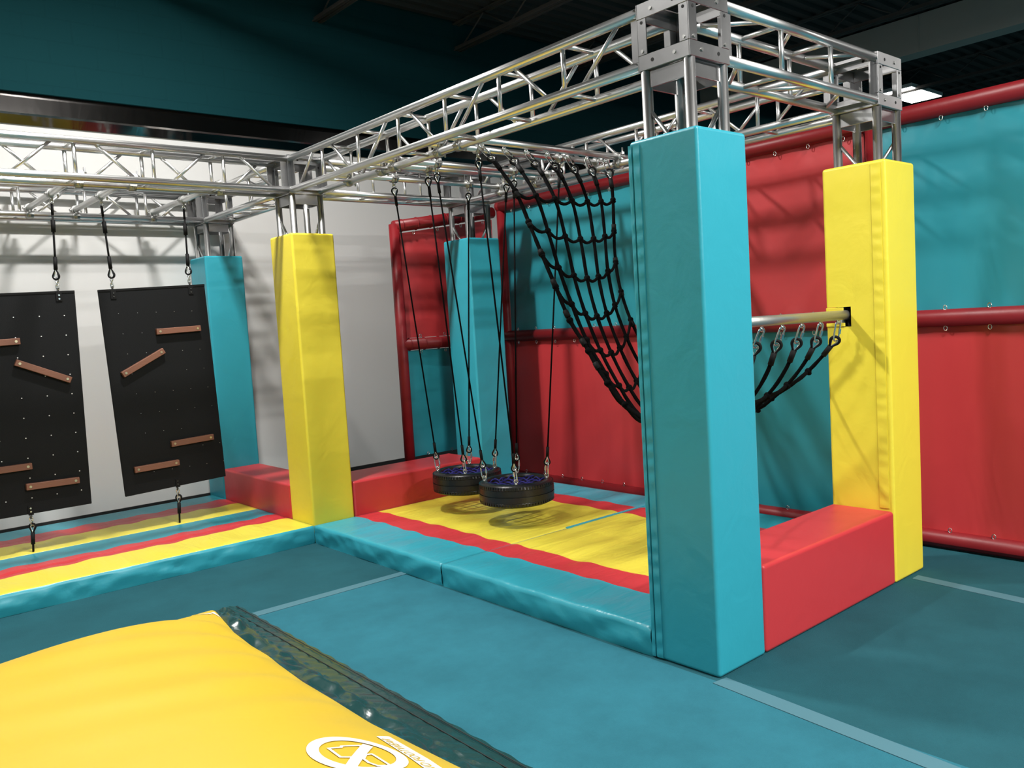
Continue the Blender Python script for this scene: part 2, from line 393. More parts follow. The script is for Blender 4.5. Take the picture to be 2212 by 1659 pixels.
def corner_block(x, y, label):
    root = thing('truss_corner_block', (x, y, 2.748), label, 'truss corner')
    h = HB; t = 0.006; w = 0.055; z0, z1 = 2.748, 3.045
    for nm, za, zb in (('bottom_band', z0, z0 + .068), ('top_band', z1 - .068, z1)):
        m = MB()
        m.box((x - h, y - h, za), (x + h, y - h + t, zb)); m.box((x - h, y + h - t, za), (x + h, y + h, zb))
        m.box((x - h, y - h + t, za), (x - h + t, y + h - t, zb)); m.box((x + h - t, y - h + t, za), (x + h, y + h - t, zb))
        zf = za if nm == 'bottom_band' else zb - t   # inward flange
        f = 0.05
        m.box((x - h + t, y - h + t, zf), (x + h - t, y - h + f, zf + t)); m.box((x - h + t, y + h - f, zf), (x + h - t, y + h - t, zf + t))
        m.box((x - h + t, y - h + f, zf), (x - h + f, y + h - f, zf + t)); m.box((x + h - f, y - h + f, zf), (x + h - t, y + h - f, zf + t))
        m.build(nm, 'plate_aluminium', root, bevel=0.0015, seg=1)
    for sx in (-1, 1):
        for sy in (-1, 1):
            m = MB(); ox, oy = x + sx * h, y + sy * h
            m.box((min(ox, ox - sx * w), min(oy, oy - sy * t), z0 + .069), (max(ox, ox - sx * w), max(oy, oy - sy * t), z1 - .069))
            m.box((min(ox, ox - sx * t), min(oy - sy * t, oy - sy * w), z0 + .069), (max(ox, ox - sx * t), max(oy - sy * t, oy - sy * w), z1 - .069))
            m.build('corner_angle', 'plate_aluminium', root, bevel=0.0012, seg=1)
    hl = MB()
    def head(p, q, r, real):
        if real: MB().cyl(p, q, r, 10).build('bolt', 'cast_steel', root)
        else: hl.cyl(p, q, r, 10)
    for sx in (-1, 1):
        for k in (-.062, .062):
            for z in (z0 + .036, z1 - .036):
                q = (k > 0) == (z > 2.9); e = .004 if q else .0012
                head((x + sx * h, y + k, z), (x + sx * (h + e), y + k, z), 0.0085, q); head((x + k, y + sx * h, z), (x + k, y + sx * (h + e), z), 0.0085, q)
        for sy in (-1, 1):
            for z in (z0 + .085, z1 - .085):
                q = z < 2.9; e = .004 if q else .0012
                head((x + sx * h, y + sy * (h - .03), z), (x + sx * (h + e), y + sy * (h - .03), z), 0.0075, q)
                head((x + sx * (h - .03), y + sy * h, z), (x + sx * (h - .03), y + sy * (h + e), z), 0.0075, q)
    hl.build('bolt_hole', 'dark_hole', root)
def tower(x, y, root):
    for sx in (-1, 1):
        for sy in (-1, 1):
            MB().cyl((x + sx * CH, y + sy * CH, 0.01), (x + sx * CH, y + sy * CH, 2.747), 0.0254, 16).build('leg', 'aluminium', root)
    i = CH - 0.022; t = 0.005
    for m in (MB().box((x - i, y - CH - t, 2.672), (x + i, y - CH + t, 2.745)), MB().box((x - i, y + CH - t, 2.672), (x + i, y + CH + t, 2.745)),
              MB().box((x - CH - t, y - i, 2.672), (x - CH + t, y + i, 2.745)), MB().box((x + CH - t, y - i, 2.672), (x + CH + t, y + i, 2.745))):
        m.build('end_plate', 'plate_aluminium', root, bevel=0.001, seg=1)
    for (p, q) in (((-CH, CH - .02), (-CH, -CH + .02)), ((CH, -CH + .02), (CH, CH - .02)), ((CH - .02, -CH), (-CH + .02, -CH)), ((-CH + .02, CH), (CH - .02, CH))):
        if p[0] == q[0]:
            MB().cyl((x + p[0], y + p[1], 2.56), (x + q[0], y + q[1], 2.30), 0.011, 8).build('brace', 'aluminium', root)
POSTS = {
 'A': (0, 0, 'teal_vinyl', 'largest teal padded post, with a stitched seam flap, beside the red barrier'),
 'B': (LX, 0, 'yellow_vinyl', 'yellow padded post the net bar runs into, beside the padded pipe frame'),
 'C': (0, MY, 'yellow_vinyl', 'yellow padded post standing between the climbing boards and the tire swings'),
 'D': (LX, MY, 'teal_vinyl', 'teal padded post standing behind the tire swings'),
 'E': (0, MY + NY, 'teal_vinyl', 'teal padded post against the white wall beside the climbing board')}
WHERE = {'A': 'over the largest teal post', 'B': 'over the yellow post with the net bar', 'C': 'over the yellow post between boards and swings',
         'D': 'over the teal post behind the tire swings', 'E': 'over the teal post at the white wall'}
for kx, (x, y, m, lab) in POSTS.items():
    corner_block(x + CX, y + CY, 'bolted aluminium truss corner frame ' + WHERE[kx])
    root = thing('padded_post', (x + CX, y + CY, 0), lab, 'padded post')
    tower(x + CX, y + CY, root)
    b = MB(); b.box((x, y, 0.0), (x + PW, y + PD, PH)); o = b.build('pad', m, root, bevel=0.018, seg=4)
    if kx == 'B':
        cut = MB(); cut.box((x - .1, y + .226, 1.503), (x + .12, y + PD + .1, 1.62)); cu = cut.build('cutter', 'dark_hole')
        cu.location = -WL[root.name]; 
        o.modifiers.clear(); md = o.modifiers.new('cut', 'BOOLEAN'); md.operation = 'DIFFERENCE'; md.object = cu; md.solver = 'EXACT'
        try: md.material_mode = 'TRANSFER'
        except Exception: pass
        # evaluate with both at the same local frame
        cu.parent = root; cu.location = (0, 0, 0); 
        for v in cu.data.vertices: v.co = v.co - WL[root.name]
        bpy.context.view_layer.update()
        dg = bpy.context.evaluated_depsgraph_get()
        me = bpy.data.meshes.new_from_object(o.evaluated_get(dg), depsgraph=dg)
        o.modifiers.clear(); o.data = me
        wn = o.modifiers.new('normals', 'WEIGHTED_NORMAL'); wn.keep_sharp = True
        bpy.data.objects.remove(cu, do_unlink=True)
        fl_ = MB(); fl_.box((x - .006, y + .270, 1.585), (x + .0, y + PD - .004, 1.617)); fl_.build('cut_flap', m, root, bevel=.002, seg=1)
        fl_ = MB(); fl_.box((x - .006, y + .262, 1.505), (x + .0, y + PD - .004, 1.526)); fl_.build('cut_flap', m, root, bevel=.002, seg=1)
    # seam flaps
    if kx == 'A':
        def strip(y0, y1, xo, nm):
            s = MB()
            def fn(u, v):
                z = 0.01 + v * (PH - .03)
                return (x - xo - 0.0018 * (1 + math.sin(v * 170 + 2 * math.sin(v * 31))) * (1 if 0.2 < u < 0.9 else .2), lerp(y0, y1, u), z)
            s.grid(4, 220, fn); s.box((x - xo * 0.6, y0, 0.01), (x + .004, y1, PH - .02)); s.build(nm, m, root)
        strip(y + .318, y + .356, 0.004, 'seam_flap'); strip(y + .362, y + .382, 0.006, 'seam_flap')
    if kx == 'B':
        s = MB(); s.grid(4, 200, lambda u, v: (x - .003 - .0012 * (1 + math.sin(v * 150 + math.sin(v * 40))) * (1 if .2 < u < .9 else .2), lerp(y + .028, y + .085, u), .44 + v * (PH - .46)))
        s.box((x - .002, y + .028, .44), (x + .004, y + .085, PH - .02)); s.build('seam_flap', m, root)

# ------------------------------------------------------------------ red foam barriers
def barrier(a, b, label):
    m = MB(); m.box(a, b); o = m.build('foam_barrier', 'red_vinyl', bevel=0.02, seg=4); tag(o, label, 'foam barrier')
g_ = 0.004
barrier((PW + g_, 0.0, 0), (LX - g_, PD - .005, BH), 'red foam barrier block between the largest teal post and the yellow post')
barrier((PW + g_, MY + .001, 0), (LX - g_, MY + .50, BH), 'red foam barrier block behind the tire swings, below the white wall')
barrier((0.0, MY + PD + g_, 0), (PW, MY + NY - g_, BH), 'red foam barrier block next to the climbing boards, in their shadow')

# ------------------------------------------------------------------ landing mats
T_, R_, Y_ = TEAL, RED, (0.70, 0.60, 0.060)
def landing_mat(label, x0, x1, y0, y1, axis, stops, group, seed, front):
    rnd = random.Random(seed)
    cx, cy = (x0 + x1) / 2, (y0 + y1) / 2
    nm = 'mat_cover_%d' % seed
    striped(nm, axis, [(p - (cx if axis == 0 else cy), c) for p, c in stops])
    root = thing('landing_mat', (cx, cy, 0), label, 'mat', group)
    ph = [rnd.uniform(0, 6) for _ in range(8)]
    lx, ly = x1 - x0, y1 - y0
    def hz(x, y):
        e = min(x - x0, x1 - x, y - y0, y1 - y); k = max(0, min(1, e / 0.07))
        z = MH - 0.004 * (1 - k) ** 2
        a, c = (x, y) if axis == 0 else (y, x)
        z += k * 0.0035 * (math.sin(c * 17 + a * 6 + ph[0]) + math.sin(c * 27 - a * 4 + ph[1]) * .7 + math.sin(a * 9 + c * 5 + ph[2]) * .6)
        for fold in ([cx] if axis == 0 else [cy]):
            d = (x if axis == 0 else y) - fold
            z -= 0.010 * math.exp(-(d / 0.012) ** 2)
        return z
    nx, ny = int(lx / 0.03), int(ly / 0.03)
    s = MB()
    s.grid(nx, ny, lambda u, v: (lerp(x0, x1, u), lerp(y0, y1, v), hz(lerp(x0, x1, u), lerp(y0, y1, v))))
    def side(fx, n, mi, free):
        def fn(u, v):
            x, y, ox, oy = fx(u); top = hz(x, y); z = lerp(0.0, top, v)
            L_ = lx if abs(oy) else ly; q = u * L_
            n1 = mnoise.noise(Vector((q * 5.5 + v * 1.1, v * 1.3, ph[3]))); n2 = mnoise.noise(Vector((q * 13 - v * 2.2, v * 1.6, ph[4])))
            w = math.sin(v * PI) ** .7 * max(-.004, (0.006 + 0.016 * n1 + .010 * n2))
            w *= free
            return (x + ox * w, y + oy * w, z)
        s.grid(n, 6, fn, mi=mi)
    side(lambda u: (lerp(x0, x1, u), y0, 0, -1), nx, 1, front == 'y0'); side(lambda u: (lerp(x0, x1, u), y1, 0, 1), nx, 1, 0)
    side(lambda u: (x0, lerp(y0, y1, u), -1, 0), ny, 1, front == 'x0'); side(lambda u: (x1, lerp(y0, y1, u), 1, 0), ny, 1, 0)
    s.build('cover', [nm, 'teal_vinyl'], root, weld=True)
    return root
st0 = [(-.2, T_), (.36, R_), (.58, Y_), (1.69, R_), (1.91, T_)]
r1 = landing_mat('striped floor mat between the barrier block and the mat seam, under the cargo net', 0.0, 2.27, PD + .004, 2.0985, 0, st0, None, 1, 'x0')
r2 = landing_mat('striped teal, red and yellow floor mat lying under the tire swings', 0.0, 2.27, 2.1015, MY - .004, 0, st0, None, 2, 'x0')
b = MB(); b.box((1.12, 2.088, MH - .06), (2.26, 2.112, MH + .002)); b.build('connector_flap', 'teal_vinyl', r1)
ymid = 4.84
landing_mat('striped floor mat in front of the boards, with a yellow outer stripe and teal side', -4.2, -.004, MY + .002, ymid, 1,
            [(MY - .2, Y_), (4.24, R_), (4.48, T_)], None, 3, 'y0')
landing_mat('striped floor mat lying along the white wall beneath the climbing boards', -4.2, -.004, ymid + .006, 5.90, 1,
            [(ymid - .2, Y_), (5.26, R_), (5.54, T_)], None, 4, '')

# ------------------------------------------------------------------ padded pipe frame and vinyl sheets
pr_ = 0.056
fr = thing('pipe_frame', (KX, 1.6, 0), 'dark red padded pipe frame holding the teal and red sheets beside the swing bay', 'pipe frame')
YE = -1.50
for z in (0.062, 1.51, 2.83): MB().cyl((KX, YE, z), (KX, 4.36, z), pr_, 18).build('rail', 'red_pipe', fr)
POSTY = [4.36, 2.42, 0.49, -1.45]
for y in POSTY: MB().cyl((KX + .012, y, 0.0), (KX + .012, y, 2.83), 0.050, 18).build('upright', 'red_pipe', fr)
m = MB(); m.ball((KX, 4.36, 2.83), .062, n=12, m=8); m.build('joint', 'red_pipe', fr)
BY = 4.42
fr2 = thing('pipe_frame', (1.95, BY, 0), 'dark red padded pipe frame across the corner, between white wall and teal post', 'pipe frame')
MB().cyl((1.345, BY, 0.0), (1.345, BY, 2.62), .050, 18).build('upright', 'red_pipe', fr2)
MB().tube([(1.345, BY, 2.60), (2.54, BY, 2.775)], pr_, 18).build('rail', 'red_pipe', fr2)
MB().cyl((1.345, BY, 1.50), (2.54, BY, 1.50), pr_, 18).build('rail', 'red_pipe', fr2)
m = MB()
for i in range(7):
    x = 1.42 + i * .17
    m.tube([(x + .0015, BY + (pr_ + .003) * math.cos(a), (1.50) + (pr_ + .003) * math.sin(a)) for a in [2 * PI * k / 14 for k in range(14)]], .004, 5, True)
    zc = 2.60 + (x - 1.345) / 1.195 * .175
    m.tube([(x, BY + (pr_ + .003) * math.cos(a), zc + (pr_ + .003) * math.sin(a)) for a in [2 * PI * k / 14 for k in range(14)]], .004, 5, True)
m.build('cable_tie', 'red_pipe', fr2)
HOOK = None
def hook_at(p, n, up, root):
    global HOOK
    if HOOK is None:
        m = MB(); m.tube([(0, 0.0 + 0.011 * math.cos(a), 0.016 * math.sin(a)) for a in [2 * PI * k / 10 for k in range(10)]], 0.0032, 5, True)
        HOOK = m.build('lacing_hook', 'steel_bright', None); o = HOOK
    else:
        o = HOOK.copy(); COL.objects.link(o)
    o.parent = root; o.location = Vector(p) - wl(root); o.rotation_euler = (0, 0, 0 if n == 'x' else PI / 2)
def sheet(label, m, plane, c, u0, u1, z0, z1, seed, hooks=('b', 't'), slope=0.0, tag_group=None):
    rnd = random.Random(seed); ph = [rnd.uniform(0, 6) for _ in range(6)]
    root = thing('vinyl_sheet', (c, (u0 + u1) / 2, z0) if plane == 'x' else ((u0 + u1) / 2, c, z0), label, 'vinyl sheet')
    s = MB()
    def fn(off):
        def f(a, b):
            u = lerp(u0, u1, a); zt = z1 + slope * (u - u0); z = lerp(z0, zt, b)
            e = math.sin(a * PI) ** .5 * math.sin(b * PI) ** .5
            d = 0.014 * e * (math.sin(u * 3.1 + ph[0] + z * 1.2) + .5 * math.sin(u * 7 - z * 2 + ph[1]))
            edge = (1 - abs(2 * b - 1)) * 12
            d += 0.006 * math.exp(-edge) * math.sin(u * 2 * PI / 0.27 + ph[2])
            return (c + off + d, u, z) if plane == 'x' else (u, c + off + d, z)
        return f
    n1 = max(8, int(abs(u1 - u0) / .045)); n2 = max(8, int((z1 - z0) / .05))
    s.grid(n1, n2, fn(0)); s.grid(n1, n2, fn(0.004))
    s.build('sheet', m, root)
    nh = max(2, int(abs(u1 - u0) / 0.24))
    for k in range(nh):
        u = lerp(u0, u1, (k + .5) / nh); zt = z1 + slope * (u - u0)
        for side in hooks:
            z = z0 + 0.016 if side == 'b' else zt - 0.016
            hook_at((c - 0.030, u, z) if plane == 'x' else (u, c - .030, z), plane, 1, root)
    return root
g = 0.050
UP = (1.51 + g, 2.83 - g); LO = (0.062 + g, 1.51 - g)
XS = KX + 0.012
sheet('upper teal vinyl sheet behind the cargo net', 'teal_sheet', 'x', XS, 2.45, 4.30, *UP, 11)
sheet('lower red vinyl sheet behind the tire swings', 'red_sheet', 'x', XS, 2.45, 4.30, *LO, 12)
sheet('upper red vinyl sheet crossed by truss shadows, between the large teal and the yellow posts', 'red_sheet', 'x', XS, 0.55, 2.39, *UP, 13)
sheet('lower teal vinyl sheet seen below the net bar', 'teal_sheet', 'x', XS, 0.55, 2.39, *LO, 14)
sheet('upper teal vinyl sheet past the yellow net bar post, beneath the ceiling light', 'teal_sheet', 'x', XS, -1.40, 0.43, *UP, 15)
sheet('lower red vinyl sheet past the yellow net bar post, meeting the open carpet', 'red_sheet', 'x', XS, -1.40, 0.43, *LO, 16)
sheet('upper red vinyl sheet in the corner beside the white wall', 'red_sheet', 'y', BY + .005, 1.40, 2.53, 1.56, 2.54, 19, slope=0.145)
sheet('lower teal vinyl sheet in the corner beside the white wall, wrinkled at its edge', 'teal_sheet', 'y', BY + .005, 1.40, 2.53, 0.43, 1.44, 20)

# ------------------------------------------------------------------ hanging hardware
def link_pts(c, lng, wid, L, W, n=7):
    c, lng, wid = Vector(c), Vector(lng).normalized(), Vector(wid).normalized(); r = W / 2; h = L / 2 - r; P = []
    for k in range(n): a = PI * k / (n - 1); P.append(c + lng * (h + r * math.sin(a)) + wid * (r * math.cos(a)))
    for k in range(n): a = PI * k / (n - 1); P.append(c - lng * (h + r * math.sin(a)) - wid * (r * math.cos(a)))
    return P
def quick_link(c, lng, wid, parent, L=0.085, W=0.034, r=0.0052, name='quick_link'):
    m = MB(); m.tube(link_pts(c, lng, wid, L, W), r, 8, True)
    c = Vector(c); lng = Vector(lng).normalized(); wid = Vector(wid).normalized(); s = c + wid * W / 2
    m.cyl(s - lng * .014, s + lng * .014, r * 1.7, 6, smooth=False)
    return m.build(name, 'steel_bright', parent)
def thimble_pts(tip, d, wid, L=0.075, W=0.042, n=14):
    """teardrop loop: closed end at tip, opening along d"""
    tip, d, wid = Vector(tip), Vector(d).normalized(), Vector(wid).normalized(); r = W / 2; P = [tip]
    for k in range(n + 1):
        a = -0.35 * PI / 2 + (PI + 0.35 * PI) * k / n
        P.append(tip + d * (L - r + r * math.sin(a)) + wid * (r * math.cos(a)))
    return P
def perp(d, hint=(0.76, -0.65, 0)):
    d = Vector(d).normalized(); h = Vector(hint); h = h - d * h.dot(d); return h.normalized()
def rope_end(tip, d, parent_rope, r_rope, wid=None, sleeve=0.055, L=0.075, W=0.042):
    """rope eye: black loop with a bright thimble inside it, and a sleeve; parts of the rope"""
    wid = wid or perp(d); d = Vector(d).normalized(); tip = Vector(tip)
    P = thimble_pts(tip, d, wid, L, W)
    MB().tube(P, r_rope * 1.05, 7, True).build('eye', 'strap_black', parent_rope)
    P2 = thimble_pts(tip + d * .012, d, wid, L - .018, W - .014)
    MB().tube(P2, 0.0045, 7, True).build('thimble', 'steel_bright', parent_rope)
    MB().cyl(tip - d * sleeve, tip + d * .012, r_rope * 1.9, 10).build('sleeve', 'strap_black', parent_rope)
def clamp_mesh(m, c, axis, r=0.036, w=0.052, down=True):
    r += .004
    c = Vector(c); ax = Vector(axis).normalized(); side = ax.cross(Vector((0, 0, 1)))
    if side.length < .1: side = Vector((1, 0, 0))
    side.normalize()
    m.cyl(c - ax * w / 2, c + ax * w / 2, r, 14)
    m.cyl(c + side * (r + .012) + Vector((0, 0, -.03)), c + side * (r + .012) + Vector((0, 0, .062)), .0058, 8)
    m.obox(c + side * (r + .006), side * .014, ax * w * .42, Vector((0, 0, .007)))
    m.cyl(c + side * (r + .012) + Vector((0, 0, .012)), c + side * (r + .012) + Vector((0, 0, .028)), .015, 6, smooth=False)
    m.cyl(c - side * (r + .004) - ax * w * .4, c - side * (r + .004) + ax * w * .4, .007, 8)
ZC = ZB + 0.0508
def cross_tube(axis, c, a, b, label, rests):
    """pipe lying on the lower chords; rests = positions of the chords it is clamped to"""
    def P(t, z=ZC): return (t, c, z) if axis == 'x' else (c, t, z)
    root = thing('cross_pipe', P((a + b) / 2, ZC - .025), label, 'pipe')
    MB().cyl(P(a), P(b), 0.0242, 16).build('pipe', 'aluminium', root)
    for t in rests:
        m = MB(); ax = (1, 0, 0) if axis == 'x' else (0, 1, 0); ax2 = (0, 1, 0) if axis == 'x' else (1, 0, 0)
        clamp_mesh(m, P(t), ax, .0305); clamp_mesh(m, P(t, ZB), ax2, .0315)
        m.build('pipe_clamp', 'cast_steel', root)
    return root
def hanger(p, axis, root):
    """swivel clamp under a pipe, with an eye nut; returns the eye's lowest point"""
    x, y, z = p
    m = MB(); clamp_mesh(m, p, (1, 0, 0) if axis == 'x' else (0, 1, 0), .0305)
    m.cyl((x, y, z - .055), (x, y, z - .028), .012, 8)
    m.build('pipe_clamp', 'cast_steel', root)
    m = MB(); w_ = perp((0, 0, 1)); c = Vector((x, y, z - .068))
    m.tube([c + w_ * .014 * math.cos(a) + Vector((0, 0, .014 * math.sin(a))) for a in [2 * PI * k / 12 for k in range(12)]], .004, 6, True)
    m.build('eye_nut', 'steel_bright', root)
    return Vector((x, y, z - .080))

# swing pipes
YT = {1: 3.40, 2: 2.94, 3: 2.78, 4: 2.25}
BR = [CX + CH, LX + CX - CH]
SWP = {}
names = {1: 'cross pipe carrying the rear ropes of the swing farther from the net', 2: 'cross pipe carrying the front ropes of the swing farther from the net',
         3: 'cross pipe carrying the rear ropes of the swing closer to the net', 4: 'cross pipe carrying the front ropes of the swing closer to the net'}
for k, y in YT.items(): SWP[k] = cross_tube('x', y, 0.22, 1.90, 'aluminium ' + names[k], BR)
netp = cross_tube('x', 2.03, 0.22, 1.90, 'aluminium cross pipe with the cargo net clipped along it', BR)

# ------------------------------------------------------------------ tire swings
def tire_swing(label, C, rr, anchors, zt, th0=0.8, order=None):
    """C centre at tire mid height; anchors = four top points in the same angular order as the four eye bolts"""
    cx, cy, cz = C; root = thing('tire_swing', (cx, cy, cz - .09), label, 'tire swing')
    W = .088; R = .282
    prof = [(.212, W - .020), (.218, W - .006), (.232, W), (.248, W - .002), (.264, W - .010), (.274, W - .022), (R - .002, W - .040),
            (R, .052), (R - .005, .051), (R - .005, .046), (R + .001, .045), (R + .002, .004), (R - .005, .003), (R - .005, -.003), (R + .002, -.004),
            (R + .001, -.045), (R - .005, -.046), (R - .005, -.051), (R, -.052), (R - .002, -W + .04), (.274, -W + .022), (.264, -W + .010), (.248, -W + .002),
            (.232, -W), (.218, -W + .006), (.212, -W + .02), (.218, -W + .03), (.240, -.05), (.262, 0), (.240, .05), (.218, W - .03)]
    m = MB(); m.lathe(prof, C, 56)
    for i in range(72):   # shoulder lugs
        a = 2 * PI * i / 72; d = Vector((math.cos(a), math.sin(a), 0)); t = Vector((-d.y, d.x, 0))
        for s in (1, -1):
            m.obox(Vector(C) + d * (R - .010) + Vector((0, 0, s * (W - .030))), d * .009, t * .008, Vector((0, 0, .012)))
    m.build('tire', 'rubber_black', root, flat_angle=.55)
    net = MB(); rn = .232; nn = 6
    for ax in (0, 1):
        for i in range(nn):
            o = (i - (nn - 1) / 2) * rn * 2 / nn * .97; h = math.sqrt(rn * rn - o * o); P = []
            for k in range(25):
                t = -h + 2 * h * k / 24; z = W - .022 + .010 * math.sin(k * PI / 24 * nn * 1.0 + (i + ax) * PI) - .018 * (1 - (t * t + o * o) / rn ** 2)
                P.append((cx + (t if ax == 0 else o), cy + (o if ax == 0 else t), cz + z))
            net.tube(P, .0065, 6)
    net.build('rope_net', 'rope_blue', root)
    for k in range(4):
        b = Vector((cx, cy, cz)) + Vector(order[k]) + Vector((0, 0, W))
        A = Vector(anchors[k])
        w_ = perp((0, 0, 1))
        m = MB(); c = b + Vector((0, 0, .020)); m.cyl(b - Vector((0, 0, .01)), b + Vector((0, 0, .008)), .006, 8); m.cyl(b, b + Vector((0, 0, .003)), .014, 10)
        m.tube([c + w_ * .014 * math.cos(a) + Vector((0, 0, .014 * math.sin(a))) for a in [2 * PI * q / 14 for q in range(14)]], .0042, 6, True)
        m.build('eye_bolt', 'steel_bright', root)
        d = (A - b).normalized(); s0 = b + Vector((0, 0, .028))
        quick_link(s0 + d * .040, d, perp(d, (.2, .97, 0)) if k % 2 else perp(d), root, L=.095, W=.036)
        e0 = s0 + d * .078; tip0 = e0 + d * .066; tip1 = A - d * .070
        rope = MB().cyl(tip0, tip1, .0062, 8).build('rope', 'rope_black', root)
        rope_end(tip0, -d, rope, .0062, sleeve=.062); rope_end(tip1, d, rope, .0062, sleeve=.062)
rb = .240
o4 = [(-rb * .76, rb * .62, 0), (-rb * .62, -rb * .72, 0), (rb * .66, rb * .70, 0), (rb * .62, -rb * .76, 0)]
def anch(t, k, x): return hanger((x, YT[k], ZC), 'x', SWP[k])
A1 = [anch(1, 1, .70), anch(1, 2, .70), anch(1, 1, 1.44), anch(1, 2, 1.47)]
tire_swing('black tire swing farther from the net, near the red barrier block', (1.11, 3.235, .385), .282, A1, 2.77, order=o4)
A2 = [anch(2, 3, .665), anch(2, 4, .63), anch(2, 3, 1.41), anch(2, 4, 1.395)]
tire_swing('black tire swing closer to the cargo net, overlapping the other swing', (1.045, 2.545, .385), .282, A2, 2.77, order=o4)

# ------------------------------------------------------------------ cargo net and its low bar
NB_Y, NB_Z = 0.245, 1.572
bar = thing('net_bar', (1.05, NB_Y, NB_Z - .03), 'worn galvanised pipe between the largest teal post and yellow post, holding the net end', 'pipe')
MB().cyl((0.371, NB_Y + .02, NB_Z + .003), (LX + .10, NB_Y + .02, NB_Z), 0.0285, 18).build('pipe', 'pipe_galvanised', bar)
NB_Y += .02
net = thing('cargo_net', (1.05, 1.4, 0.9), 'black knotted rope cargo net slung from a truss pipe to the low bar', 'cargo net')
K0 = [(1.895, 2.655), (1.835, 2.590), (1.705, 2.430), (1.597, 2.219), (1.508, 2.042), (1.403, 1.841), (1.302, 1.645), (1.164, 1.466), (1.049, 1.307), (.95, 1.205), (.84, 1.120), (.70, 1.08), (.56, 1.12), (.44, 1.22), (.37, 1.30), (.325, 1.385)]
K3 = [(1.925, 2.645), (1.870, 2.560), (1.800, 2.400), (1.745, 2.132), (1.704, 1.883), (1.629, 1.634), (1.521, 1.403), (1.400, 1.207), (1.270, 1.050), (1.12, .955), (.95, .92), (.80, .955), (.62, 1.01), (.455, 1.165), (.365, 1.295), (.325, 1.385)]
K6 = [(1.985, 2.640), (1.975, 2.570), (1.972, 2.480), (1.977, 2.301), (1.979, 2.085), (1.948, 1.859), (1.861, 1.618), (1.740, 1.420), (1.560, 1.250), (1.34, 1.110), (1.10, 1.030), (.90, 1.02), (.70, 1.09), (.507, 1.213), (.385, 1.32), (.325, 1.385)]
NS = 60
def net_rope(i):
    u = i / 6
    w0, w3, w6 = 2 * (u - .5) * (u - 1), -4 * u * (u - 1), 2 * u * (u - .5)
    pts = []
    for k in range(len(K0)):
        y = w0 * K0[k][0] + w3 * K3[k][0] + w6 * K6[k][0]; z = w0 * K0[k][1] + w3 * K3[k][1] + w6 * K6[k][1]
        s = k / (len(K0) - 1)
        pts.append((lerp(.48, .45, s) + i * lerp(.195, .200, s), y, z))
    return resample(pts, NS)
NR = [net_rope(i) for i in range(7)]
for i in range(7):
    rp = MB().tube(NR[i], .0115, 8, wob=.10).build('rope', 'rope_black', net)
    if i in (0, 6):
        for r in (7, 12, 17, 22, 27, 32, 36):
            p, q = NR[i][r], NR[i][r + 1]; d = (q - p).normalized(); MB().cyl(p - d * .022, p + d * .022, .017, 8).build('splice_sleeve', 'strap_black', rp)
    top, d = NR[i][0], (NR[i][0] - NR[i][1]).normalized()
    rope_end(top, d, rp, .0085, sleeve=.06, L=.08, W=.05, wid=perp(d, (.76, -.65, 0)))
    xt = .48 + i * .195
    A = Vector((xt, 2.03, ZC - .026)); e = top + d * .064
    m = MB(); c = A + Vector((0, 0, -.012))
    m.tube([c + Vector((.013 * math.cos(a), 0, .013 * math.sin(a))) for a in [2 * PI * q / 12 for q in range(12)]], .0045, 6, True)
    m.build('eye_nut', 'steel_bright', net)
    c2 = A + Vector((0, 0, -.02)); dd = (c2 - e); quick_link((c2 + e) / 2, dd, perp(dd, (.9, -.4, 0)) , net, L=dd.length + .022, W=.036, r=.0055)
    bot, d = NR[i][-1], (NR[i][-1] - NR[i][-2]).normalized()
    rope_end(bot, d, rp, .0085, sleeve=.06, L=.08, W=.05, wid=perp(d, (.5, -.85, 0)))
    A = Vector((.45 + i * .2, NB_Y, NB_Z - .030)); e = bot + d * .064
    c = A + Vector((0, 0, -.008)); m = MB()
    m.tube([c + Vector((.013 * math.cos(a), 0, .013 * math.sin(a))) for a in [2 * PI * q / 12 for q in range(12)]], .0045, 6, True)
    m.build('eye_nut', 'steel_bright', net)
    c2 = A + Vector((0, 0, -.016)); dd = (c2 - e); quick_link((c2 + e) / 2, dd, perp(dd, (.9, -.4, .1)), net, L=max(dd.length + .022, .07), W=.034, r=.0055)
LEN = [sum((NR[i][k + 1] - NR[i][k]).length for k in range(NS)) for i in range(7)]
def along(i, d):
    t = max(0.0, min(1.0, d / LEN[i])) * NS; k = min(int(t), NS - 1); return NR[i][k].lerp(NR[i][k + 1], t - k)
NROW = 11
def row_at(i, r):
    u = i / 6; w0, w3, w6 = 2 * (u - .5) * (u - 1), -4 * u * (u - 1), 2 * u * (u - .5)
    a = w0 * .265 + w3 * .235 + w6 * .143; sp = w0 * .230 + w3 * .268 + w6 * .225; z = w0 * .20 + w3 * .32 + w6 * .20
    if r <= 6: return along(i, a + sp * r)
    d6 = a + sp * 6; return along(i, d6 + (LEN[i] - z - d6) * (r - 6) / (NROW - 1 - 6))
for r in range(NROW):
    m = MB(); P = []
    for i in range(7):
        p = row_at(i, r)
        if i:
            q = row_at(i - 1, r)
            for k in range(1, 6):
                t = k / 6; s = q.lerp(p, t); s.z -= .030 * math.sin(PI * t) * (1 if r < 9 else .5); P.append(s)
        P.append(p)
    m.tube(P, .0105, 7, wob=.08)
    for i in range(7):
        p = row_at(i, r); m.ball(p, .020, .022, .020, 8, 6); m.ball(p + Vector((.008, 0, -.014)), .015, .018, .013, 7, 5)
    m.build('cross_rope', 'rope_black', net)

